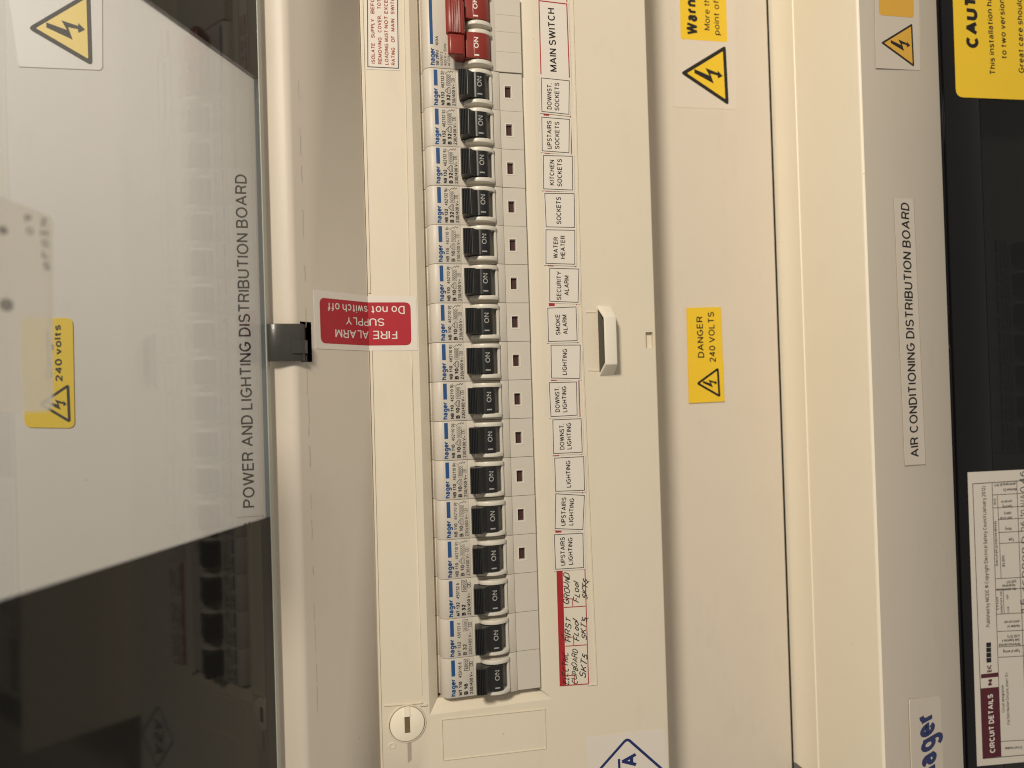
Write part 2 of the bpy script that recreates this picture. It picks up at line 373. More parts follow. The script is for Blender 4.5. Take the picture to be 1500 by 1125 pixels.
class Decal:
    """lettering and shapes lying on a surface"""
    def __init__(s, surf, h=.1): s.surf = surf; s.h = h; s.mb = MB(); s.k = 0
    def poly2(s, poly, h=None, m=0, thick=0):
        h = s.h if h is None else h
        for q in s.surf.splits(poly):
            top = [s.surf.to3(p, h) for p in q]
            s.mb.face(top, m)
            if thick:
                bot = [s.surf.to3(p, h - thick) for p in q]
                for i in range(len(q)): s.mb.face([bot[i], bot[(i + 1) % len(q)], top[(i + 1) % len(q)], top[i]], m)
    def poly(s, px, **k): s.poly2([s.surf.to2(*p) for p in px], **k)
    def strokes2(s, pts, t, m=0):
        s.k += 1
        for q in ribbons(pts, t): s.poly2([Vector(p) for p in q], h=s.h + .003 * (s.k % 9), m=m)
    def line(s, px, tpx, m=0):
        pts = [s.surf.to2(*p) for p in px]
        t = tpx * s.scale(px[0]); s.strokes2(pts, t, m)
    def scale(s, p): return max((s.surf.to2(p[0] + 1, p[1]) - s.surf.to2(*p)).length, (s.surf.to2(p[0], p[1] + 1) - s.surf.to2(*p)).length * .5)
    def text(s, string, p0, p1, cap, wt=.12, m=0, track=0, slant=0, jit=0):
        a, b = s.surf.to2(*p0), s.surf.to2(*p1); d = (b - a); ln = d.length; d = d / ln; up = Vector((-d[1], d[0]))
        px = Vector(p1) - Vector(p0); px.normalize(); q = (p0[0] + px[1], p0[1] - px[0])   # one pixel "up" on the picture
        c = cap * abs((s.surf.to2(*q) - a).dot(up))
        qs, _ = text_quads(string, c, wt, track, ln, slant, jit)
        for k, quad in qs: s.poly2([a + d * p[0] + up * p[1] for p in quad], h=s.h + .003 * (k % 7), m=m)
    def build(s, name, mats, parent=None, **k): return s.mb.build(name, mats, parent, **k)
def rounded(c, r, n=4):
    """corner list (2D Vectors) with rounded corners"""
    out = []
    for i in range(len(c)):
        a, b, d = c[i - 1], c[i], c[(i + 1) % len(c)]
        e1 = (a - b); e2 = (d - b); rr = min(r, e1.length * .45, e2.length * .45)
        p, q = b + e1.normalized() * rr, b + e2.normalized() * rr
        for j in range(n + 1):
            t = j / n; out.append(p * (1 - t) ** 2 + b * 2 * t * (1 - t) + q * t * t)
    return out
def sheet(name, surf, px, m, label, cat, h=.16, r=0, group=None, thick=.13):
    d = Decal(surf, h); c = [surf.to2(*p) for p in px]
    d.poly2(rounded(c, r) if r else c, thick=thick)
    return tag(d.build(name, m), label, cat, group)
def inset(px, k):
    c = sum((Vector(p) for p in px), Vector((0, 0))) / len(px)
    out = []
    for i in range(len(px)):
        p = Vector(px[i]); a = (Vector(px[i - 1]) - p).normalized(); b = (Vector(px[(i + 1) % len(px)]) - p).normalized()
        out.append(tuple(p + (a + b) * k))
    return out
BOLT = [(.077, .61), (-.02, .335), (.105, .406), (.033, .178), (.073, .18), (-.015, .086), (-.06, .178), (-.01, .186), (.015, .316), (-.15, .26), (.01, .61)]
def triangle(surf, apex, tr, br, h, parent, fill, bw, outline_only=False, r=1.0):
    """warning triangle; apex points up the wall (left in the picture)"""
    A, T, B = (surf.to2(*p) for p in (apex, tr, br))
    up = (A - (T + B) / 2); x = (T - B); c = (T + B) / 2; H = up.length; s_ = H / .866
    bx, by = x.normalized(), up.normalized()
    cen = (A + T + B) / 3
    d = Decal(surf, h)
    if not outline_only:
        d.poly2(rounded([A, B, T], r)); d.build('triangle_border', 'ink', parent)
        f = Decal(surf, h + .03); kk = 1 - bw
        f.poly2(rounded([cen + (p - cen) * kk for p in (A, B, T)], r * .25)); f.build('triangle_face', fill, parent)
    else:
        t = bw * H; kk = 1 - bw * 1.5
        d.strokes2(rounded([cen + (p - cen) * kk for p in (A, B, T)], r * .6) + [rounded([cen + (p - cen) * kk for p in (A, B, T)], r * .6)[0]], t); d.build('triangle_border', 'ink', parent)
    b = Decal(surf, h + .06); b.poly2([c + bx * p[0] * x.length + by * p[1] * s_ for p in BOLT]); b.build('lightning_bolt', 'ink', parent)

V0, V1 = -372.0, 150.0
# ------------------------------------------------------------------ the wall
wb = MB(); wb.box(-700, 900, -900, 700, -92, -84)
wall = wb.build('wall', 'wall'); wall['kind'] = 'structure'

# ------------------------------------------------------------------ board 1 (power and lighting)
B1 = thing('distribution_board', (U_C0, -120, -84), 'cream distribution board with a row of breakers and its smoked door raised', 'distribution board')
sa, sb = at(439.5, 500, 22), at(457.5, 500, 18)       # slot in the slope
sv0, sv1 = at(448, 530.5, 20)[1], at(448, 472, 20)[1]
def slope_w(u): return 25.0 * (U_C0 - u) / (U_C0 - U_LIP1)
sa_u, sb_u = SLOPE1.hit(440, 500)[0], SLOPE1.hit(456.5, 500)[0]
mb = MB()
lip = [(-330, 12), (U_LIP0 - 4, 12)]
for i in range(15):
    t = i / 14 * math.radians(86); lip.append((U_LIP1 - (U_LIP1 - U_LIP0 + 3.2) * math.cos(t), 12 + 13.0 * math.sin(t)))
lip += [(U_LIP1 + .8, slope_w(U_LIP1 + .8) - .05)]
mb.ribbon(lip, V0, V1)
for (u0, u1) in ((U_LIP1 + .8, sa_u), (sa_u, sb_u), (sb_u, U_C0)):
    for (a, b) in ((V0, sv0), (sv0, sv1), (sv1, V1)):
        if u0 == sa_u and a == sv0: continue
        w0 = slope_w(u0) - (.05 if u0 == U_LIP1 + .8 else 0)
        mb.mesh([(u0, a, w0), (u1, a, slope_w(u1)), (u1, b, slope_w(u1)), (u0, b, w0)], [(0, 1, 2, 3)])
mb.ribbon([(U_C0, 0), (U_C0 + .3, -1.5), (U_C0 + 8, -1.5), (U_C0 + 8, -60)], V0, V1)
mb.ribbon([(-330, 12), (-330, -84)], V0, V1)
case = mb.build('case', 'steel', B1, smooth=28)
mb = MB(); mb.box(sa_u - 1.2, sb_u + 1.2, sv0 - 1, sv1 + 1, -8, 3.0)
mb.face([(sa_u, sv0, slope_w(sa_u)), (sa_u, sv1, slope_w(sa_u)), (sa_u, sv1, 3), (sa_u, sv0, 3)])
mb.face([(sb_u, sv0, slope_w(sb_u)), (sb_u, sv1, slope_w(sb_u)), (sb_u, sv1, 3), (sb_u, sv0, 3)])
mb.face([(sa_u, sv0, slope_w(sa_u)), (sb_u, sv0, slope_w(sb_u)), (sb_u, sv0, 3), (sa_u, sv0, 3)])
mb.face([(sa_u, sv1, slope_w(sa_u)), (sb_u, sv1, slope_w(sb_u)), (sb_u, sv1, 3), (sa_u, sv1, 3)])
mb.build('latch_slot', 'void', B1)

# scuffs along the crease of the slope
e = Decal(SLOPE1, .04)
yy = 118.0
while yy < 1010:
    L_ = random.uniform(6, 46); x0 = 437.5 + (yy - 118) * .030 + random.uniform(-.6, .6)
    e.line([(x0 + random.uniform(-.5, .5) + (L_ * .030 * k / 4), yy + L_ * k / 4) for k in range(5)], random.choice((.5, .7, .8, 1.1)))
    yy += L_ + random.choice((2, 5, 15, 40))
sm = e.build('scuffs', 'scuff', case, org=case['_org']); sm['kind'] = 'stuff'
# front cover: a plate with the bevelled cut-out for the breakers and a small notch
CL = at(615, 560, 0)[0]; CR = at(796, 560, 0)[0]; CB = at(720, 1036, 0)[1]; CT = V1 - 30
IL = at(628, 560, -5)[0]; IR = at(791, 560, -5)[0]; IB = at(720, 1018, -5)[1]
IL, IR = min(IL, -24.1), 22.45; IB = -16 * 17.6 - 1.2
n0, n1 = at(946, 500, 0), at(956.5, 500, 0); nv0, nv1 = at(950, 509.5, 0)[1], at(950, 486.5, 0)[1]
mb = MB()
us = [U_C0 + .25, CL, CR, n0[0], n1[0], U_C1]; vs = [V0, CB, nv0, nv1, CT, V1]
for i in range(5):
    for j in range(5):
        if i == 1 and 1 <= j <= 3: continue
        if i == 3 and j == 2: continue
        mb.mesh([(us[i], vs[j], 0), (us[i + 1], vs[j], 0), (us[i + 1], vs[j + 1], 0), (us[i], vs[j + 1], 0)], [(0, 1, 2, 3)])
o4 = [(CL, CB), (CR, CB), (CR, CT), (CL, CT)]; i4 = [(IL, IB), (IR, IB), (IR, CT - 6), (IL, CT - 6)]
for k in range(4):
    a, b, c, d = o4[k], o4[(k + 1) % 4], i4[(k + 1) % 4], i4[k]
    if k == 1: segs = [(0, 0), (.06, -.02), (.6, -.3), (.9, -.6), (1.0, -.9), (1.0, -30)]
    else: segs = [(0, 0), (.05, -.12), (.9, -4.3), (1.0, -4.6), (1.0, -30)]
    for (t0, w0), (t1, w1) in zip(segs, segs[1:]):
        P = lambda p, q, t: (p[0] + (q[0] - p[0]) * t, p[1] + (q[1] - p[1]) * t)
        A_, B_, C_, D_ = P(a, d, t0), P(b, c, t0), P(b, c, t1), P(a, d, t1)
        mb.mesh([(*A_, w0), (*B_, w0), (*C_, w1), (*D_, w1)], [(0, 1, 2, 3)])
nn = [(us[3], nv0), (us[4], nv0), (us[4], nv1), (us[3], nv1)]
for k in range(4):
    a, b = nn[k], nn[(k + 1) % 4]; mb.mesh([(*a, 0), (*b, 0), (*b, -2.2), (*a, -2.2)], [(0, 1, 2, 3)])
mb.mesh([(*p, -2.2) for p in nn], [(0, 1, 2, 3)])
mb.ribbon([(U_C1, 0), (U_C1 + .5, -.4), (U_C1 + .6, -1.5), (U_C1 + .6, W_LOW)], V0, V1)
mb.ribbon([(U_C0 + .25, 0), (U_C0 + .3, -1.2)], V0, V1)
# moulded edges on the cover
def ridge(px, wd, ht):
    wd *= 1.25; ht *= 1.9
    pts = [COVER.to2(*p) for p in px]
    for q in ribbons(pts, wd):
        c = [(p[0], p[1], .0) for p in q]; t = [(p[0] * .8 + (q[3 - i][0]) * .2, p[1] * .8 + q[3 - i][1] * .2, ht) for i, p in enumerate(q)]
        mb.mesh(c + t, [(4, 5, 6, 7), (0, 1, 5, 4), (1, 2, 6, 5), (2, 3, 7, 6), (3, 0, 4, 7)])
ridge([(528.5, -60), (541.3, 429.5)], .9, .3); ridge([(543.6, 513), (545, 560), (559.5, 1125)], .9, .3)
ridge([(590.5, -40), (600, 432)], .35, .14); ridge([(602.5, 514.5), (604, 560), (618, 1018)], .35, .14)
ridge([(838, -30), (852.5, 500), (874, 1002), (860, 1003.5)], .5, .28)
ridge([(562, 1033.5), (600, 1031), (619, 1029)], .5, .3)
ridge([(615, 1033), (625, 1032)], .8, .4)
ridge([(647, 1053.8), (798, 1038.4), (799.4, 1096), (648.8, 1113.4), (647, 1053.8)], .45, .22)
ridge([(858, 457.5), (873, 457.5)], .4, .2); ridge([(861, 542.5), (877, 543)], .4, .2)
mb.build('front_cover', 'cream', B1, smooth=25)
# rail behind the breakers
mb = MB(); mb.box(-40, 40, IB + 1, CT - 8, -34, -31); mb.build('mounting_rail', 'greyd', B1)
mb = MB(); mb.box(-22.4, 22.2, 2 * 17.6 + .2, CT - 6.2, -29, 1.2); mb.build('blanking_plate', 'grey', B1, bevel=.4)
# lower steel panel
mb = MB(); mb.box(U_C1 - 20, U_T0 - 1.7, V0, V1, W_LOW - 4, W_LOW)
mb.build('lower_panel', 'steel', B1, bevel=.8)
# pull handle: a hood standing 8 mm off the cover, open to the left
hb = [COVER.hit(*p) for p in ((875, 447.5), (903.5, 447), (905, 551), (878, 551.5))]
ft = [flat(8).hit(*p) for p in ((884.5, 463), (902.5, 462), (905, 531.5), (887.5, 534))]
hb = [(-0, 0, 0)] * 4 if False else hb
uL = .5 * (hb[0][0] + hb[3][0]); vT = hb[0][1]; vB = hb[3][1]
uF0 = .5 * (ft[0][0] + ft[3][0]); uF1 = .5 * (ft[1][0] + ft[2][0]); vFT = ft[0][1]; vFB = ft[3][1]
uF0 = min(uF0, uF1 - 4.2)
uR = uF1 + 1.2
mb = MB()
out_b = [(uL, vT, 0), (uR, vT - .6, 0), (uR, vB + .6, 0), (uL, vB, 0)]
out_t = [(uF0, vFT, 8), (uF1, vFT, 8), (uF1, vFB, 8), (uF0, vFB, 8)]
mb.mesh(out_b + out_t, [(4, 5, 6, 7), (0, 1, 5, 4), (1, 2, 6, 5), (2, 3, 7, 6)])
tk = 1.1
in_t = [(uF0, vFT - tk, 8 - tk), (uF1 - tk, vFT - tk, 8 - tk), (uF1 - tk, vFB + tk, 8 - tk), (uF0, vFB + tk, 8 - tk)]
in_b = [(uL, vT - 1.8, .02), (uR - tk, vT - 1.8, .02), (uR - tk, vB + 1.8, .02), (uL, vB + 1.8, .02)]
mb.mesh(in_b + in_t, [(4, 5, 6, 7), (0, 1, 5, 4), (1, 2, 6, 5), (2, 3, 7, 6)])
mb.mesh([out_b[0], out_t[0], out_t[3], out_b[3], in_b[0], in_t[0], in_t[3], in_b[3]], [(0, 1, 5, 4), (1, 2, 6, 5), (2, 3, 7, 6)])
hd = mb.build('handle', 'handle', B1, bevel=.75, smooth=50, seg=3)
mb = MB(); mb.box(uL + .1, uR - tk - .1, vB + 1.9, vT - 1.9, .04, .12); mb.box(uL + 2.6, uF1 - 2.2, vFB + 3.5, vFT - 3.5, .12, 4.5)  # dark blocks inside the hood stand in for its shade
mb.build('finger_recess_shade', 'olive', hd, org=hd['_org'])
# quarter-turn fastener, low on the cover
fc = COVER.to2(596.3, 1059.5); fr = 7.9
mb = MB(); n = 40
def ring(r, w): return [(fc[0] + r * math.cos(2 * math.pi * i / n), fc[1] + r * math.sin(2 * math.pi * i / n), w) for i in range(n)]
rs = [ring(fr + .6, .02), ring(fr + .4, .55), ring(fr, .6), ring(fr - .02, .06)]
for a, b in zip(rs, rs[1:]): mb.mesh(a + b, [(i, (i + 1) % n, n + (i + 1) % n, n + i) for i in range(n)])
fast = mb.build('quarter_turn_lock', 'cream', B1, smooth=30)
mb = MB(); rs = [ring(fr - .42, .03), ring(fr - .45, .85), ring(fr - .9, 1.05)]
for a, b in zip(rs, rs[1:]): mb.mesh(a + b, [(i, (i + 1) % n, n + (i + 1) % n, n + i) for i in range(n)])
mb.face(rs[-1]); mb.box(fc[0] - 1.4, fc[0] + 1.2, fc[1] + 3.4, fc[1] + fr - .2, 1.0, 1.5)
mb.build('disc', 'cream2', fast, org=fast['_org'], smooth=30)
mb = MB(); rs = [ring(fr, .05), ring(fr - .45, .05)]
mb.mesh(rs[0] + rs[1], [(i, (i + 1) % n, n + (i + 1) % n, n + i) for i in range(n)]); mb.build('groove', 'dullgrey', fast, org=fast['_org'])  # floor coloured darker to stand in for shade in the groove
mb = MB(); mb.box(fc[0] - 1.2, fc[0] + 1.2, fc[1] - 3.7, fc[1] + 3.2, 1.0, 1.1); mb.build('key_slot', 'brass', fast, org=fast['_org'])
mb = MB(); q = [COVER.hit(*p) for p in ((596.8, 1088), (602.6, 1088), (603, 1113), (597.5, 1118))]
mb.face([(p[0], p[1], .05) for p in q]); mb.build('pointer_slot', 'dullgrey', fast, org=fast['_org'])  # flat darker patch painted in place of the shaded slot
oc = COVER.to2(574.5, 1092); mb = MB()
for r0, r1, w0, w1 in ((1.0, .85, .02, .3), (.85, .62, .3, .3), (.62, .5, .3, .03)):
    a = [(oc[0] + 1.75 * r0 * math.cos(k * .3142), oc[1] + 1.45 * r0 * math.sin(k * .3142), w0) for k in range(20)]
    b = [(oc[0] + 1.75 * r1 * math.cos(k * .3142), oc[1] + 1.45 * r1 * math.sin(k * .3142), w1) for k in range(20)]
    mb.mesh(a + b, [(i, (i + 1) % 20, 20 + (i + 1) % 20, 20 + i) for i in range(20)])
mb.build('moulded_ring', 'cream', fast, org=fast['_org'])

# raised smoked door: clear window between two opaque black ends, seen from inside
D_LEN = 205.0; WV0, WV1 = -191.8, -21.0
def dpt(s_, v, h): return P_H * 1.0 + DOORDIR * s_ + Vector((0, v - P_H[1], 0)) + DOOR1.n * h
def dslab(mb, s0, s1, v0, v1, h0, h1):
    mb.slab([dpt(s0, v0, h0), dpt(s1, v0, h0), dpt(s1, v1, h0), dpt(s0, v1, h0)], DOOR1.n, h1 - h0)
mb = MB(); dslab(mb, .6, 3.2, V0, V1, -2.2, .3)
door = mb.build('door', 'edge', B1, bevel=.3)
for a, b in ((V0, WV0), (WV1, V1)):
    mb = MB(); dslab(mb, 3.25, D_LEN, a, b, -2.0, 0); mb.build('opaque_border', 'gloss', door, org=door['_org'])
mb = MB(); dslab(mb, 3.25, D_LEN, WV0 + .02, WV1 - .02, -2.0, 0)
mb.build('window_pane', 'pane', door, org=door['_org'])
# smoked hinge arm that reaches from the door into the slot
mb = MB()
arm_prof = [(at(393, 500, 27)[0], 27.6), (at(400, 500, 28)[0], 28.4), (at(405, 500, 28)[0], 28.5), (at(412, 500, 28.5)[0], 28.4), (at(426, 500, 28.0)[0], 28.0), (at(437, 500, 27)[0], 27.4), (at(444, 500, 26.5)[0], 26.6), (at(447.5, 500, 24)[0], 23.0), (at(448.5, 500, 17)[0], 12.0)]
av0, av1 = at(415, 529, 28)[1], at(415, 474, 28)[1]
outer = arm_prof; inner = [(u - .6, w - 1.6) for u, w in arm_prof]
mb.prism(outer + inner[::-1], av0, av1)
arm = mb.build('hinge_arm', 'smoke', B1, bevel=.3, smooth=40)
mb = MB(); q = .5 * (av0 + av1)
mb.prism([(p[0] + .1, p[1] + .02) for p in outer[4:8]] + [(p[0] + .75, p[1] + .65) for p in outer[4:8]][::-1], q - 4.4, q + .9)
mb.build('arm_rib', 'smoke', arm, org=arm['_org'], bevel=.15)

# frosted tag stuck on the raised door
TG = Plane(DOOR1.hit(-70, 450) + DOOR1.n * 1.0, DOOR1.n * math.cos(.38) + DOORDIR * math.sin(.38))   # its free edge stands off the door
d = Decal(TG, .8)
c = [TG.to2(*p) for p in ((-60, 268), (75, 319), (75, 602), (-60, 608))]
d.poly2(rounded(c, 2.0), thick=1.6)
tagp = tag(d.build('door_tag', 'fog'), 'frosted plastic tag with faint engraved letters stuck on the raised smoked door', 'tag')
e = Decal(TG, .85)
for k, (ch, x, y) in enumerate((('Z', 60, 327), ('H', 61, 343), ('O', 62, 358), ('L', 63, 374), ('S', 64, 391), ('P', 38, 322), ('O', 40, 340))): e.text(ch, (x - 3, y + 4.5), (x + 7, y + 4.9), 11, .2)
e.build('engraving', 'fogink', tagp)
e = Decal(TG, .85)
for (x, y, r) in ((7, 447, 9), (2, 338, 6)):
    cc = TG.to2(x, y); rr = r * .17
    e.poly2([cc + Vector((math.cos(k * .5236), math.sin(k * .5236))) * rr for k in range(12)])
e.build('fixing_dot', 'fogink', tagp)

# ------------------------------------------------------------------ board 2 (air conditioning), below
B2 = thing('distribution_board', (U_T1, -120, -84), 'second cream distribution board with a closed black smoked door, at right', 'distribution board')
DV0, DV1 = V0, V1
prof = [(U_T0, -84), (U_T0, -43), (U_T0 + .5, -42)]
for k in range(2):
    uS = U_T0 + .5 + (U_T1 - 1.2 - U_T0 - .5) * .3
    prof += [(uS - .5 + k * .55, -21.8 + k * .5)]
for i in range(5):
    t = i / 4 * math.pi / 2; prof.append((U_T1 - .0 - 1.2 * math.cos(t) + .0, 26.2 + 1.2 * math.sin(t)))
top_n = len(prof); prof += [(U_F1 - .9, 6.5), (U_F1 - .3, 6.0), (U_F1, 5.2), (U_F1 + .4, -3)]
VE = at(1168.5, 1117, -42)[1]
mb = MB(); mb.ribbon(prof, VE, V1); mb.face([(u, VE, w) for u, w in prof] + [(prof[-1][0], VE, -84)])
mb.f = [f for f in mb.f if f[0] < top_n - 1 or len(f) > 4]; mb.mi = mb.mi[:len(mb.f)]
mb.build('case', 'cream2', B2, smooth=30)
mb = MB(); mb.ribbon(prof[top_n - 1:], VE, V1); mb.build('front_panel', 'steel', B2, smooth=30)
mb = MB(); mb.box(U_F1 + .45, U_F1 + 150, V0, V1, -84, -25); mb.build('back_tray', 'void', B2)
# dark strip added for the shade in the gap between both boards, then door frame and door
mb = MB(); mb.box(U_T0 - 1.65, U_T0 - .05, V0, V1, -84, W_LOW - 1.2); mb.build('seam_shade_strip', 'void', B2)
uD = U_F1 + 1.0; hv0, hv1 = DOOR2.hit(1398, 510)[1], DOOR2.hit(1398, 462)[1]
uD2 = DOOR2.hit(1398.5, 560)[0]
uW = DOOR2.hit(1446, 450)[0]
mb = MB()
mb.box(uD2, uW, V0, V1, 3.1, 5.5)
mb.box(uD2 - 1.6, uD2 - .02, V0, hv0, .5, 4.5); mb.box(uD2 - 1.6, uD2 - .02, hv1, V1, .5, 4.5)
door2 = mb.build('door', 'gloss2', B2, bevel=.5, smooth=40)
mb = MB(); mb.box(uW + .05, uW + 120, V0, V1, 3.3, 5.48); mb.build('window_pane', 'pane2', door2, org=door2['_org'])
mb = MB(); mb.box(uW - 3, uW + 130, V0, V1, -24, -20)
mb.build('inner_cover', 'cream', B2)
# raised badge
BF = FRONT2
c = [BF.to2(*p) for p in ((1331, 1024.5), (1376, 1019), (1383.5, 1190), (1337, 1196))]
d = Decal(BF, .45); d.poly2(rounded(c, 2.2), thick=.5); badge = d.build('badge', 'steel', B2)
e = Decal(BF, .5); e.text('hager', (1372.5, 1134.5), (1366.6, 1037), 28, .225, track=-.03); e.build('lettering', 'navy', badge, org=badge['_org'])

# ------------------------------------------------------------------ circuit breakers
P = 17.6
def body_profile():
    return [(-23.9, -30), (-23.9, -7), (-22.6, -6.6), (-22.5, -2.6), (-22.2, -1.3), (-21.5, -.2), (-20.6, .55), (-19.4, .9), (-17.5, 1.0), (-8.3, 1.0), (-8.15, .8), (-8.0, 1.0), (7.6, 1.0), (7.65, 2.5), (8.2, 2.45), (11.5, 1.75), (11.6, -1.2), (22.0, -1.2), (22.2, -1.5), (22.2, -30)]
def plate(mb, u0, u1, v0, v1, w, win=None):
    if win is None:
        mb.mesh([(u0, v0, w), (u1, v0, w), (u1, v1, w), (u0, v1, w)], [(0, 1, 2, 3)])
    else:
        a, b, c, d = win; us = [u0, a, b, u1]; vs = [v0, c, d, v1]
        for i in range(3):
            for j in range(3):
                if i == 1 and j == 1: continue
                mb.mesh([(us[i], vs[j], w), (us[i + 1], vs[j], w), (us[i + 1], vs[j + 1], w), (us[i], vs[j + 1], w)], [(0, 1, 2, 3)])
        o = [(a, c), (b, c), (b, d), (a, d)]; k = .42
        i_ = [(a + k * .6, c + k), (b - k * .6, c + k), (b - k * .6, d - k), (a + k * .6, d - k)]
        for q in range(4):
            n_ = (q + 1) % 4
            mb.mesh([(*o[q], w), (*o[n_], w), (*i_[n_], w - .3), (*i_[q], w - .3)], [(0, 1, 2, 3)])
            mb.mesh([(*i_[q], w - .3), (*i_[n_], w - .3), (*i_[n_], w - 1.6), (*i_[q], w - 1.6)], [(0, 1, 2, 3)])
    for (p, q) in (((u0, v0), (u1, v0)), ((u1, v0), (u1, v1)), ((u1, v1), (u0, v1)), ((u0, v1), (u0, v0))):
        mb.mesh([(*p, w), (*q, w), (*q, w - 2.9), (*p, w - 2.9)], [(0, 1, 2, 3)])
CHEEK = [(-5.2, .5), (-5.1, 1.8), (-4.5, 3.5), (-3.4, 5.0), (-1.8, 6.1), (.2, 6.7), (2.2, 6.7), (4.2, 6.2), (5.8, 5.4), (7.0, 4.4), (7.7, 3.7), (7.8, .5)]
def local_text(mb, s, u, v0, v1, cap, wt=.12, h=1.06, m=0, track=0):
    """text reading towards +v on a breaker face; v0..v1 its extent, u its baseline"""
    qs, _ = text_quads(s, cap, wt, track, v1 - v0)
    for k, q in qs: mb.face([(u - p[1], v0 + p[0], h + .003 * (k % 7)) for p in q], m)
def bar(mb, u0, u1, v0, v1, h=1.06, m=0): mb.face([(u0, v0, h), (u1, v0, h), (u1, v1, h), (u0, v1, h)], m)
def frame(mb, u0, u1, v0, v1, t=.13, h=1.06, m=0):
    pts = [(u0, v0), (u1, v0), (u1, v1), (u0, v1), (u0, v0)]
    for q in ribbons(pts, t): mb.face([(p[0], p[1], h + .004) for p in q], m)
def stroke(mb, pts, t=.14, h=1.075, m=0):
    for q in ribbons(pts, t): mb.face([(p[0], p[1], h) for p in q], m)
LEVER = [(-6.9, .6), (-8.8, 8.6), (-8.7, 9.3)]
_n = 5
for i in range(_n):
    t0 = i / _n; u0 = -8.7 + 3.6 * t0; w0 = 9.3 + 1.3 * t0 - .9 * t0 * t0
    LEVER += [(u0 + .05, w0 + .32), (u0 + .42, w0 + .36), (u0 + .46, w0 - .12), (u0 + .66, w0 - .1)]
LEVER += [(-5.0, 10.0), (-4.2, 9.6), (-3.2, 8.2), (-2.2, 7.45), (-1.4, 7.15), (-1.0, 7.3), (-.7, 7.5), (1.2, 7.5), (2.8, 7.2), (3.9, 6.5), (4.5, 5.4), (4.7, .6)]
def lever_top(u): return 7.52 if u < 1.2 else 7.52 - .3 * (u - 1.2) / 1.6 * max(0, 1)
def toggle(root, name, matn, v0, v1, inkv):
    mb = MB(); mb.prism(LEVER, v0, v1)
    t = mb.build(name, matn, root, bevel=.12, smooth=30, seg=1)
    mb = MB(); cv = .5 * (v0 + v1)
    qs, ln = text_quads('ON', 2.25, .16, 0, 4.6)
    for k, q in qs:
        pts = []
        for p in q:
            u = 2.1 - p[1]; pts.append((u, cv - .9 + p[0], (7.57 if u < 1.2 else 7.57 - .19 * (u - 1.2)) + .003 * (k % 4)))
        mb.face(pts)
    for a, b in ((-.1, 1.2), (1.2, 2.2)):
        mb.face([(a, cv - 4.45, 7.57), (b, cv - 4.45, 7.57 - .19 * max(0, b - 1.2)), (b, cv - 3.85, 7.57 - .19 * max(0, b - 1.2)), (a, cv - 3.85, 7.57)])
    mb.build('switch_marking', inkv, t, org=root['_org'])
    return t
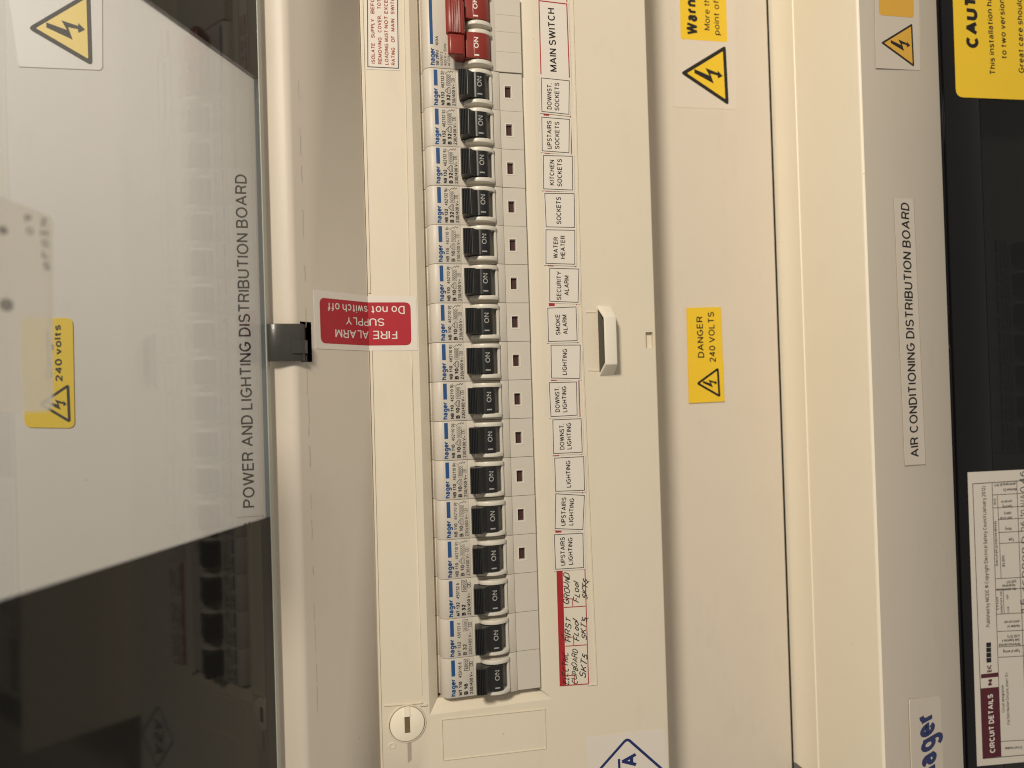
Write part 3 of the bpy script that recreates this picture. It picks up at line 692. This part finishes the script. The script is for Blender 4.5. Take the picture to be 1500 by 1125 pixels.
def breaker(code, num, amp, rated, window, worn):
    root = thing('circuit_breaker', (0, 0, 0), '', 'circuit breaker', 'circuit breakers in the row')
    mb = MB(); mb.prism(body_profile(), -P / 2 + .09, P / 2 - .09)
    body = mb.build('body', 'grey', root, bevel=.22, smooth=40)
    mb = MB(); plate(mb, 11.65, 22.35, -P / 2 + .1, P / 2 - .1, 1.3, (14.0, 17.3, -2.9, 2.9) if window else None)
    tc = mb.build('terminal_cover', 'grey', root)
    if window:
        mb = MB(); mb.box(13.7, 17.6, -3.2, 3.2, -1.15, -.25); mb.build('contact_flag', 'flag', tc, org=root['_org'])
        mb = MB()
        for (a, b, c, d_) in ((13.75, 14.15, -3.15, 3.15), (17.15, 17.75, -3.15, 3.15), (14.15, 17.15, 2.75, 3.15), (14.15, 17.15, -3.2, -2.7)): mb.box(a, b, c, d_, .6, 1.42)
        mb.build('window_edge_highlight', 'lens', tc, org=root['_org'])  # pale ring added in place of light caught by the window's edges
    for sgn in (-1, 1):
        a, b = sorted((sgn * 5.8, sgn * 7.7))
        mb = MB(); mb.prism(CHEEK, a, b); mb.build('toggle_collar', 'lens', root, bevel=.28, smooth=40)
    mb = MB(); mb.prism([(6.5, .6), (6.4, 3.6), (6.6, 3.9), (7.6, 3.5), (7.75, .6)], -5.84, 5.84); mb.build('collar_bridge', 'lens', root, bevel=.12)
    toggle(root, 'toggle', 'black', -5.65, 5.65, 'toggleink')
    ink = worn
    mb = MB(); bar(mb, -18.4, -16.75, .9, 8.0)
    local_text(mb, 'hager', -16.65, -8.0, -.2, 2.3, .24, track=-.06)
    mb.build('maker_print', 'blue', body, org=root['_org'])
    mb = MB()
    local_text(mb, code, -13.8, -7.8, -1.7, 1.55, .24)
    local_text(mb, amp, -11.15, -7.8, -2.9, 1.8, .26)
    local_text(mb, '230/400 V~', -8.85, -7.8, 2.0, 1.5, .19)
    local_text(mb, num, -13.75, -.1, 6.8, 1.5, .17)
    if window:
        stroke(mb, [(-13.5, -1.2), (-11.9, -2.5), (-11.15, -2.3), (-11.15, .2), (-11.9, .4), (-13.5, -1.2)], .2)
        stroke(mb, [(-12.4, -2.1), (-12.4, -.1)], .16); stroke(mb, [(-11.7, -2.0), (-11.7, 0)], .14)
        stroke(mb, [(-15.2, 7.2), (-13.1, 7.2)], .16); stroke(mb, [(-14.8, 6.6), (-14.8, 7.8)], .14, 1.08); stroke(mb, [(-14.2, 6.5), (-14.2, 7.9)], .14, 1.083)
        stroke(mb, [(-13.2, 6.4), (-11.7, 7.7)], .17); stroke(mb, [(-11.7, 7.7), (-11.2, 7.2), (-10.6, 8.0), (-10.0, 7.3), (-9.4, 8.0)], .2)
        frame(mb, -12.7, -10.75, 1.2, 6.1); local_text(mb, rated, -11.05, 1.5, 5.8, 1.4, .13)
        frame(mb, -10.6, -9.1, 3.0, 4.6); local_text(mb, '3', -9.4, 3.4, 4.2, .95, .18)
    else:
        frame(mb, -12.6, -10.3, 2.9, 7.9, .2); local_text(mb, rated, -10.75, 3.4, 7.4, 1.5, .15)
        frame(mb, -10.0, -8.7, 4.6, 6.5, .18); local_text(mb, '3', -8.95, 5.1, 6.0, .9, .2)
    mb.build('rating_print', ink, body, org=root['_org'])
    return root
NAMES = ['DOWNST. SOCKETS', 'UPSTAIRS SOCKETS', 'KITCHEN SOCKETS', 'SOCKETS', 'WATER HEATER', 'SECURITY ALARM', 'SMOKE ALARM', 'LIGHTING']
protos = {}
specs = [('NB 132', '462132 5', 'B 32', '10000', True)] * 4 + [('NB 116', '462116 1', 'B 16', '10000', True)] + [('NB 110', '462110 9', 'B 10', '10000', True)] * 8 + [('MT 132', '450132 6', 'B 32', '6000', False)] * 2 + [('MT 116', '450116 6', 'B 16', '6000', False)]
worn_at = {5: 'inkfaint', 12: 'inkfaint', 13: 'inkfaint', 15: 'inkfaint', 10: 'inkgrey', 11: 'inkgrey', 7: 'inkgrey', 6: 'inkgrey'}
where = ['just below the main switch', 'beside the UPSTAIRS SOCKETS label', 'beside the KITCHEN SOCKETS label', 'beside the label reading only SOCKETS',
         'beside the WATER HEATER label', 'beside the SECURITY ALARM label', 'beside the SMOKE ALARM label', 'beside the LIGHTING label, under the smoke alarm breaker',
         'beside the upper DOWNST. LIGHTING label', 'beside the lower DOWNST. LIGHTING label', 'beside the LIGHTING label, under the downstairs lighting breakers',
         'beside the upper UPSTAIRS LIGHTING label', 'beside the lower UPSTAIRS LIGHTING label', 'with no window, beside handwriting for the ground floor', 'with no window, beside handwriting for the first floor', 'with no window, last in the row']
for i in range(16):
    key = (specs[i][0], worn_at.get(i + 1, 'ink'))
    if key not in protos:
        o = breaker(specs[i][0], specs[i][1], specs[i][2], specs[i][3], specs[i][4], key[1]); protos[key] = o
    else: o = copy_tree(protos[key])
    o.location = W(0, -(i + .5) * P, random.uniform(-.15, .15))
    o['label'] = 'grey %s amp breaker with black toggle %s' % (specs[i][2][2:], where[i])

# ------------------------------------------------------------------ main switch
ms = thing('main_switch', (0, P, 0), 'grey two pole main switch with red toggles and red handle', 'main switch')
mb = MB(); mb.prism(body_profile(), .1, 2 * P - .1); body = mb.build('body', 'grey', ms, bevel=.22, smooth=40)
for k, (a, b) in enumerate(((.1, 9.2), (9.3, 18.4), (18.5, 26.2), (26.3, 35.1))):
    mb = MB(); plate(mb, 8.6, 22.3, a, b, 2.0); mb.build('terminal_cover', 'grey', ms)
for c in (P / 2, 1.5 * P):
    for sgn in (-1, 1):
        a, b = sorted((c + sgn * 5.85, c + sgn * 7.75))
        mb = MB(); mb.prism([(u + .3, w * 1.06) for u, w in CHEEK], a, b); mb.build('toggle_collar', 'lens', ms, bevel=.28, smooth=40)
for c in (P / 2, 1.5 * P):
    r2 = MB(); r2.prism([(-5, .6), (-4.6, 7.6), (-1.1, 7.45), (-.9, 7.6), (1.3, 7.6), (3.3, 7.3), (5.2, 6.4), (6.9, 4.6), (7.4, 2.6), (7.4, .6)], c - 5.7, c + 5.7)
    t = r2.build('toggle', 'red', ms, bevel=.15, smooth=35)
    mb = MB(); qs, ln = text_quads('ON', 2.1, .17, 0, 5.0)
    for k, q in qs: mb.face([(1.1 - p[1], c - 1.5 + p[0], 7.68 + .003 * (k % 4)) for p in q])
    mb.face([(-1.0, c - 4.9, 7.68), (1.2, c - 4.9, 7.68), (1.2, c - 4.2, 7.68), (-1.0, c - 4.2, 7.68)])
    mb.build('switch_marking', 'whiteink', t, org=ms['_org'])
HP = [(-8.4, 1.4), (-13.6, 8.4), (-13.9, 10.2)]
for i in range(5):
    u0 = -12.2 + i * 1.05; HP += [(u0, 11.4), (u0 + .55, 11.5), (u0 + .6, 10.9), (u0 + 1.0, 10.9)]
HP += [(-6.4, 11.0), (-5.5, 10.2), (-4.7, 6.5), (-4.7, 1.4)]
mb = MB(); mb.prism(HP, 12.0, 2 * P - 12.0 + 3.2); hnd = mb.build('handle', 'red', ms, bevel=.3, smooth=35)
mb = MB(); mb.prism([(-8.2, 1.4), (-12.9, 7.8), (-13.0, 9.4), (-12.2, 10.3), (-6.6, 10.2), (-5.6, 9.4), (-4.9, 6.2), (-4.9, 1.4)], 3.0, 11.98)
mb.prism([(-8.2, 1.4), (-12.9, 7.8), (-13.0, 9.4), (-12.2, 10.3), (-6.6, 10.2), (-5.6, 9.4), (-4.9, 6.2), (-4.9, 1.4)], 26.42, 32.2)
mb.build('handle_end', 'red', hnd, org=ms['_org'], bevel=.5, smooth=35)
mb = MB(); bar(mb, -19.7, -18.3, 10.6, 33.0); local_text(mb, 'hager', -17.6, 1.2, 9.0, 2.4, .2, track=-.06); mb.build('maker_print', 'blue', body, org=ms['_org'])
mb = MB(); local_text(mb, 'SB 299U', -15.9, 1.2, 8.0, 1.35, .19); local_text(mb, '100A', -15.9, 9.9, 14.4, 1.35, .17)
local_text(mb, '552957 2', -14.1, 1.2, 7.4, 1.1, .12); local_text(mb, '400 V ~ 50Hz', -12.4, 1.2, 11.4, 1.15, .13); local_text(mb, 'AC22A', -10.8, 1.2, 6.0, 1.15, .14)
mb.build('rating_print', 'inkgrey', body, org=ms['_org'])

# ------------------------------------------------------------------ breakers glimpsed behind the second board's door
proto = protos[('NB 110', 'ink')]
uB2 = flat(1 - 19.0).hit(1474, 480)[0] + 12.3
for k in range(7):
    o = copy_tree(proto)
    o.location = W(uB2, flat(-18).hit(1474, 372)[1] - k * P, -19.0)
    o['group'] = 'breakers behind the dark door'
    o['label'] = 'grey breaker dimly seen behind the closed black smoked door'

# ------------------------------------------------------------------ circuit index card and its handwriting
d = Decal(COVER, .12); d.poly([(786, -60), (832, -60), (865.5, 1003), (819, 1005.5)], thick=.1)
card = tag(d.build('index_card', 'card'), 'long white circuit index card with a red band, handwritten at its lower end', 'card')
e = Decal(COVER, .16)
e.poly([(790, -40), (798, -40), (829, 1003.5), (819.8, 1005)])
e.line([(829.5, -20), (862, 1001)], 1.3); e.line([(820, 1004.5), (862.3, 1001.5)], 1.4)
e.line([(826, 889.8), (859, 887.6)], 1.2); e.line([(828, 946.5), (860.5, 944.3)], 1.2)
for (x0, y0, x1, y1) in ((826, 877.5, 838.5, 889), (828, 933.5, 840, 945.5), (829.5, 989.5, 841, 1002.5)):
    e.line([(x0, y0), (x1, y0 - .5), (x1 + .4, y1)], 1.1)
e.build('ruling', 'redink', card)
e = Decal(COVER, .215)
for s_, p0, p1, c in (('GROUND', (834.8, 886), (834, 840.5), 8.5), ('FLool', (848, 883), (848.2, 853.5), 8), ('SKTS', (859.3, 879), (860, 850), 8),
                      ('FIRST', (837.2, 941), (835.5, 907), 8.5), ('FLool', (848.6, 940), (847.4, 909), 8), ('SKTS', (859.2, 938), (859.4, 906), 8),
                      ('ELECTRIC', (833.3, 1003), (832.3, 956), 8), ('CUPBOARD', (845.3, 1003), (845.5, 952), 8), ('SKTS', (858.6, 994), (859.4, 960), 9)):
    e.text(s_, p0, p1, c, .13, slant=.5, jit=.14)
e.line([(822, 928.5), (829.5, 941)], .9); e.line([(852, 861), (863, 851)], .9); e.line([(851, 909), (862, 905)], .8)
e.build('handwriting', 'ink', card)
d = Decal(COVER, .3)
# printed stickers, one per circuit
LAB = [
 ('MAIN SWITCH', [(789, 1.7), (829.7, 6.6), (833.7, 114.4), (792, 109.5)], [('MAIN SWITCH', (815.8, 106), (811.8, 13), 10.4)], 'printed label reading MAIN SWITCH in a red frame'),
 ('DS', [(792.4, 114.7), (833.5, 119), (832.8, 168), (793.3, 163.8)], [('DOWNST.', (807.6, 161), (807.6, 123), 6.8), ('SOCKETS', (818.7, 163), (818.7, 122), 6.8)], 'white label reading DOWNST. SOCKETS'),
 ('US', [(793.3, 172), (833.8, 175.3), (833, 224.2), (794, 221.2)], [('UPSTAIRS', (808, 219), (807.6, 177.6), 6.8), ('SOCKETS', (819.2, 219), (819, 179), 6.8)], 'white label reading UPSTAIRS SOCKETS'),
 ('KS', [(795.5, 228.2), (837.8, 229.4), (838.3, 278.8), (795.9, 277)], [('KITCHEN', (811.4, 271.9), (811.4, 235), 6.8), ('SOCKETS', (822.7, 274), (822.7, 233.5), 6.8)], 'white label reading KITCHEN SOCKETS'),
 ('S', [(797.6, 283.5), (840.6, 284), (841.4, 333.4), (799.8, 332.5)], [('SOCKETS', (821.8, 328.7), (821.3, 288.9), 7)], 'white label reading only SOCKETS'),
 ('WH', [(799.3, 336.9), (841.4, 337.7), (841.4, 387.3), (799.3, 386)], [('WATER', (816.6, 379), (817.2, 347.8), 6.8), ('HEATER', (827.4, 379.5), (827.4, 345.5), 6.8)], 'white label reading WATER HEATER'),
 ('SA', [(804.9, 393), (847.5, 394.3), (846.4, 443), (804.9, 441.4)], [('SECURITY', (821.8, 439.7), (821.8, 397.7), 6.8), ('ALARM', (833, 433), (833, 404), 6.8)], 'white label reading SECURITY ALARM'),
 ('SM', [(801.9, 451.5), (843.2, 449.7), (844.9, 499), (803, 500.3)], [('SMOKE', (820.5, 490.8), (819.8, 460.5), 6.8), ('ALARM', (831.4, 489.6), (829.6, 461), 6.8)], 'white label reading SMOKE ALARM'),
 ('L', [(806.8, 505.7), (849.6, 505.5), (849, 554.6), (807.5, 553.7)], [('LIGHTING', (830, 549.4), (830.5, 511), 6.8)], 'white label reading LIGHTING, directly below the smoke alarm label'),
 ('DL', [(804, 560.7), (843.9, 559.5), (844.9, 608), (806.6, 610.3)], [('DOWNST.', (819.8, 603.4), (818.7, 566.5), 6.8), ('LIGHTING', (830.5, 603.7), (829, 565.6), 6.8)], 'upper of two white labels reading DOWNST. LIGHTING'),
 ('DL2', [(809.4, 615), (850.8, 613.3), (852.5, 662.3), (810.6, 664.4)], [('DOWNST.', (826.5, 658.3), (825.7, 620.7), 6.8), ('LIGHTING', (837, 658), (836, 619), 6.8)], 'lower of two white labels reading DOWNST. LIGHTING'),
 ('L2', [(812, 671), (854.4, 668.7), (855.7, 718), (813.5, 719.5)], [('LIGHTING', (836, 713.8), (834.9, 674.3), 6.8)], 'white label reading LIGHTING, directly above the upstairs lighting labels'),
 ('UL', [(813.7, 723.2), (855.7, 725.6), (853.3, 775.6), (812.8, 774.1)], [('UPSTAIRS', (828.1, 770), (829.2, 728.4), 6.8), ('LIGHTING', (839.3, 769.5), (840.8, 729.7), 6.8)], 'upper of two white labels reading UPSTAIRS LIGHTING'),
 ('UL2', [(811.5, 783), (853.3, 780.7), (854.3, 831), (813.4, 833.5)], [('UPSTAIRS', (827.7, 827.9), (826.8, 786.3), 6.8), ('LIGHTING', (839, 826.8), (838, 786.8), 6.8)], 'lower of two white labels reading UPSTAIRS LIGHTING'),
]
for k, (key, q, lines, lab) in enumerate(LAB):
    h = .34 + .14 * (k % 2) + (.12 if key == 'MAIN SWITCH' else 0)
    o = sheet('circuit_label', COVER, inset(q, -2.6), 'white', lab, 'label', h, group='circuit labels beside the breakers', thick=.12)
    e = Decal(COVER, h + .05)
    if key == 'MAIN SWITCH': e.line([(792, 109.5), (789, 1.7), (829.7, 6.6), (833.7, 114.4)], 1.5)
    else: e.line(q + [q[0]], .95)
    e.build('border', 'redink' if key == 'MAIN SWITCH' else 'inkgrey', o)
    e = Decal(COVER, h + .05)
    for s_, p0, p1, c in lines: e.text(s_, p0, p1, c, .158)
    e.build('lettering', 'ink', o)

# ------------------------------------------------------------------ stickers on the first board
o = sheet('notice_label', COVER, [(534.3, -150), (580.3, -150), (585.8, 103.5), (536.6, 101.5)], 'white', 'white notice label with red lettering, ISOLATE SUPPLY BEFORE REMOVING COVER', 'label')
e = Decal(COVER, .2); e.line([(537.4, -130), (538.8, 98), (583.6, 100.3), (580, -130)], 1.3); e.build('border', 'inkgrey', o)
e = Decal(COVER, .2)
for s_, p0, p1 in (('ISOLATE', (549.5, 93.5), (549, 63.5)), ('SUPPLY', (548.9, 56), (548.5, 28)), ('BEFORE', (548.3, 20.5), (548, -14)),
                   ('REMOVING', (559.6, 94.5), (559, 55)), ('COVER.', (558.9, 48), (558.4, 22.5)), ('TOTAL', (558.2, 14), (557.8, -10)),
                   ('LOADING', (569.2, 95.5), (568.8, 64.5)), ('MUST', (568.7, 61.5), (568.5, 45)), ('NOT', (568.4, 42), (568.2, 24)), ('EXCEED', (568.1, 20.5), (567.8, -10)),
                   ('RATING', (579, 96), (578.5, 70)), ('OF', (578.4, 62.5), (578.3, 53)), ('MAIN', (578.2, 46.5), (577.9, 28)), ('SWITCH', (577.8, 21.5), (577.4, -8))):
    e.text(s_, p0, p1, 5.6, .19)
e.build('lettering', 'darkredink', o)

o = sheet('fire_alarm_sticker', FOLD, [(458.6, 424.3), (609.6, 434.2), (612, 513.3), (461.8, 510.7)], 'white', 'upside down red and white sticker, FIRE ALARM SUPPLY Do not switch off', 'sticker', .16)
e = Decal(FOLD, .2); e.poly2(rounded([FOLD.to2(*p) for p in ((467.4, 435.8), (601.2, 442.9), (602.7, 505.7), (469.6, 502.7))], 2.6)); e.build('red_panel', 'crimson', o)
e = Decal(FOLD, .25)
e.text('FIRE ALARM', (581.6, 484.4), (490.5, 481.6), 12, .125); e.text('SUPPLY', (562.9, 466.3), (506, 464), 11.3, .125); e.text('Do not switch off', (592.4, 448.2), (479, 442.6), 11.8, .125)
e.build('lettering', 'whiteink', o)

o = sheet('warning_sticker', LOW1, [(992, -160), (1075, -160), (1078.6, 160.5), (986.5, 157)], 'vinyl', 'white sticker with black and yellow electric triangle below a yellow Warning panel', 'warning sticker', .13, r=1.5)
e = Decal(LOW1, .17); e.poly2(rounded([LOW1.to2(*p) for p in ((992, -150), (1059, -150), (1065.3, 62), (997, 57.3))], .8)); e.build('yellow_panel', 'yellow', o)
e = Decal(LOW1, .22)
e.text('Warning', (1022, 52), (1019.5, -30), 17, .25); e.text('More than one live supply', (1040, 45), (1036.5, -112), 8.7, .125); e.text('point of isolation required', (1054, 52), (1050, -118), 8.7, .125)
e.build('lettering', 'ink', o)
triangle(LOW1, (996.5, 107), (1062.8, 66.5), (1067.4, 154.8), .17, o, 'yellow', .21, r=2.2)

o = sheet('danger_sticker', LOW1, [(1005.2, 451.2), (1054.7, 449.9), (1060.5, 588), (1008.7, 590.6)], 'yellow', 'yellow rectangular sticker reading DANGER 240 VOLTS with small lightning triangle', 'warning sticker', .8, thick=.75)
e = Decal(LOW1, .85); e.text('DANGER', (1030.6, 524), (1028, 463.5), 9.2, .155); e.text('240 VOLTS', (1047.6, 530.6), (1044.7, 457), 9.2, .155); e.build('lettering', 'ink', o)
triangle(LOW1, (1018.3, 561.9), (1051.5, 537.6), (1054.4, 582.8), .85, o, 'yellow', .085, True, r=1.0)

o = sheet('logo_sticker', COVER, [(858, 1080), (973, 1067.5), (985, 1200), (868, 1212)], 'white', 'pale square sticker with navy diamond outline and letters, by the bottom edge', 'sticker', .13, r=1.0)
e = Decal(COVER, .17)
dc = [(918.4, 1081.5), (977, 1133), (931, 1187), (872, 1134)]
r_ = rounded([COVER.to2(*p) for p in dc], 2.0); e.strokes2(r_ + [r_[0]], 1.25)
e.text('ASA', (935.3, 1163), (933.5, 1102), 24, .21); e.line([(906.5, 1111.5), (908.5, 1158)], 3.4)
e.build('emblem', 'navy', o)

# ------------------------------------------------------------------ labels on the first board's upper panel, seen through the raised door
UP = flat(12.0)
o = sheet('name_label', UP, [(334, 246), (374, 247), (387.5, 756), (347.5, 758)], 'vinyl', 'white strip label reading POWER AND LIGHTING DISTRIBUTION BOARD', 'label', .14)
e = Decal(UP, .19); e.text('POWER AND LIGHTING DISTRIBUTION BOARD', (373.6, 743), (361.3, 256), 17.4, .14); e.build('lettering', 'ink', o)
e = Decal(UP, .19); e.line([(373.6, 248), (387, 755.5), (348, 757.5)], .7); e.build('border', 'dullgrey', o)
o = sheet('warning_sticker', UP, [(-8, -150), (149, -150), (150.5, 103.5), (28, 98)], 'vinyl', 'white sticker with large yellow electric triangle behind the raised door, top left', 'warning sticker', .14, r=1.5)
e = Decal(UP, .19); e.line([(149.6, -100), (150.5, 99), (147, 103), (28, 98)], .7); e.build('border', 'dullgrey', o)
triangle(UP, (40, 41.5), (132.5, -13), (136, 97.5), .19, o, 'yellow', .2, r=2.2)
o = sheet('danger_sticker', UP, [(30, 466), (107, 466), (110, 627), (37, 626)], 'yellow', 'yellow sticker reading 240 volts, partly hidden behind a frosted tag', 'warning sticker', .5, r=2.5, thick=.45)
e = Decal(UP, .55); e.text('240 volts', (92.5, 559), (89.7, 476), 10.5, .19); e.text('Danger', (77, 553), (75, 482), 10, .17); e.build('lettering', 'ink', o)
triangle(UP, (56, 592), (102, 561), (104.5, 621), .55, o, 'yellow', .09, True, r=1.0)
# scuffs on the upper panel (a faint repair mark and a worn triangle print)
# ------------------------------------------------------------------ stickers on the second board
o = sheet('warning_sticker', FRONT2, [(1279.4, -150), (1343.5, -150), (1347.5, 103), (1283, 99.7)], 'vinyl', 'white sticker with orange yellow electric triangle beside the black door', 'warning sticker', .15)
e = Decal(FRONT2, .2); e.poly2(rounded([FRONT2.to2(*p) for p in ((1284, -120), (1335.5, -120), (1338.2, 26.3), (1287.5, 22.3))], 2.2)); e.build('orange_panel', 'orange', o)
triangle(FRONT2, (1289.8, 62.8), (1335.8, 34.5), (1338.7, 98.5), .2, o, 'orange', .15, r=1.3)
o = sheet('name_label', FRONT2, [(1309.5, 290), (1338, 290.8), (1356, 680.3), (1325.5, 682.3)], 'vinyl', 'white strip label reading AIR CONDITIONING DISTRIBUTION BOARD', 'label', .14)
e = Decal(FRONT2, .19); e.text('AIR CONDITIONING DISTRIBUTION BOARD', (1346, 669), (1331.2, 298), 12.2, .15); e.build('lettering', 'ink', o)
e = Decal(FRONT2, .19); e.line([(1337.8, 291), (1355.7, 680), (1325.5, 682)], .5); e.build('border', 'dullgrey', o)

o = sheet('caution_sticker', DOOR2, [(1390, -170), (1580, -170), (1580, 149.5), (1400.3, 142.3)], 'yellow', 'large yellow CAUTION sticker on the black smoked door', 'caution sticker', .15, r=4.5)
e = Decal(DOOR2, .2)
e.text('CAUTION', (1433.3, 71.5), (1428.5, -52), 18, .27, track=-.05)
e.text('This installation has wiring colours', (1458, 110), (1447, -100), 8.3, .16); e.text('to two versions of BS 7671.', (1474.5, 86.5), (1467, -80), 8.3, .16)
e.text('Great care should be taken before', (1500, 107.5), (1493, -105), 8.3, .16)
e.build('lettering', 'ink', o)

# circuit chart on the second door
o = sheet('circuit_chart', DOOR2, [(1417, 691.8), (1620, 682), (1640, 1103), (1431, 1122.3)], 'paper', 'white printed circuit details chart taped to the black smoked door', 'paper sheet', .2)
e = Decal(DOOR2, .25)
e.line([(1620, 696), (1424.3, 708.7), (1439.4, 1111), (1630, 1094)], .8)
e.line([(1452.7, 707), (1466, 1108.5)], .8); e.line([(1488.7, 704.6), (1504, 1105)], .8)
for y0, xa in ((725, 1453), (744, 1454), (761, 1461.5), (780, 1462), (796, 1463), (847.7, 1458), (863.8, 1458), (899.6, 1459.5), (925, 1460.5), (947.5, 1461.5), (962.7, 1462), (1085.8, 1465), ):
    e.line([(xa, y0), (1600, y0 - (1600 - xa) * .055)], .7)
e.line([(1460.5, 726), (1466, 847.5)], .7); e.line([(1468.8, 863.6), (1470.5, 899.2)], .7)
e.text('Published by NICEIC \u00a9 Copyright Electrical Safety Council (January 2012)', (1449.8, 918), (1442.7, 712), 5.6, .15)
e.text('Overcurrent protective devices', (1461.6, 829), (1459, 763), 4, .19); e.text('BS (EN)', (1471.7, 829.6), (1470.7, 813.3), 4, .18); e.text('RCD', (1459, 739), (1458.4, 730), 3.6, .18)
e.text('Circuit', (1462.5, 893), (1461.6, 874), 3.6, .18); e.text('conductors, csa', (1468.3, 899), (1467, 866), 3.6, .18)
e.text('cpc', (1476.5, 877.5), (1476, 870), 3.5, .16); e.text('Live', (1478, 897), (1477.5, 888), 3.5, .16)
e.text('Circuit designation', (1471.3, 1043), (1469.7, 1003), 4.2, .15); e.text("(for Distribution Circuits, insert 'D')", (1478.7, 1061), (1475.7, 985), 4.2, .15)
for ls in ((('Maximum Zs', 1489, 714.5, 1469), ('permitted by BS 7671', 1487, 706.5, 1456)), (('Operating', 1482, 739.5, 1468), ('current In', 1482, 732, 1466)), (('Short-circuit', 1482, 756.2, 1464), ('capacity', 1481, 749.6, 1470)), (('Rating', 1481, 772.3, 1472),), (('Type', 1485, 788, 1477),),
           (('Max. disconnection', 1488, 860.4, 1459), ('time permitted', 1487, 855, 1468), ('by BS 7671', 1488, 849.5, 1474)), (('Number of', 1493, 914.5, 1475), ('points served', 1492.5, 908, 1471)), (('Reference method', 1494, 941, 1463), ('(see Appendix 4', 1493, 935, 1467), ('of BS 7671)', 1493, 929, 1475)), (('Type of wiring', 1494, 951, 1469),), (('Circuit number', 1497, 1092.5, 1471),)):
    for s_, x, y, x2 in ls: e.text(s_, (x, y), (x2, y + (x - x2) * .055), 4.4, .2)
e.build('printed_form', 'inkgrey', o)
e = Decal(DOOR2, .26); e.poly([(1436, 1008.2), (1463, 1005.9), (1465.8, 1107.8), (1439.3, 1110.8)])
e.poly([(1436.3, 987.6), (1462.3, 984.6), (1462.5, 991), (1436.6, 993.5)])
e.build('maroon_panel', 'maroon', o)
e = Decal(DOOR2, .26); e.text('N', (1453.3, 1003.3), (1452.8, 994.3), 6.5, .26); e.text('EIC', (1452.2, 983.8), (1451.6, 973), 6.5, .24); e.build('logo_lettering', 'maroon', o)
e = Decal(DOOR2, .26)
for k in range(4): e.poly([(1444 + .1 * k, 941.4 + k * 7.5), (1451 + .1 * k, 940.6 + k * 7.5), (1451.3 + .1 * k, 947.3 + k * 7.5), (1444.3 + .1 * k, 948.1 + k * 7.5)])
e.build('logo_block', 'ink', o)
e = Decal(DOOR2, .3); e.text('CIRCUIT DETAILS', (1457.3, 1101.7), (1453.6, 1016), 7.8, .2); e.build('heading', 'whiteink', o)
e = Decal(DOOR2, .26)
for s_, y0, y1, x in (('160898', 866, 801, 1503.5), ('D', 795, 785, 1502.5), ('26', 778, 763, 1502), ('10', 757, 746, 1501.5), ('N/A', 742, 724, 1501), ('0.46', 721, 690, 1500.5)):
    e.text(s_, (x + 2, y0), (x + 1.4, y1), 9, .1, jit=.05)
e.text('1.5', (1505, 897), (1504, 876), 10, .1, jit=.05)
e.build('handwriting', 'inkgrey', o)

for o in bpy.data.objects:
    if '_org' in o: del o['_org']
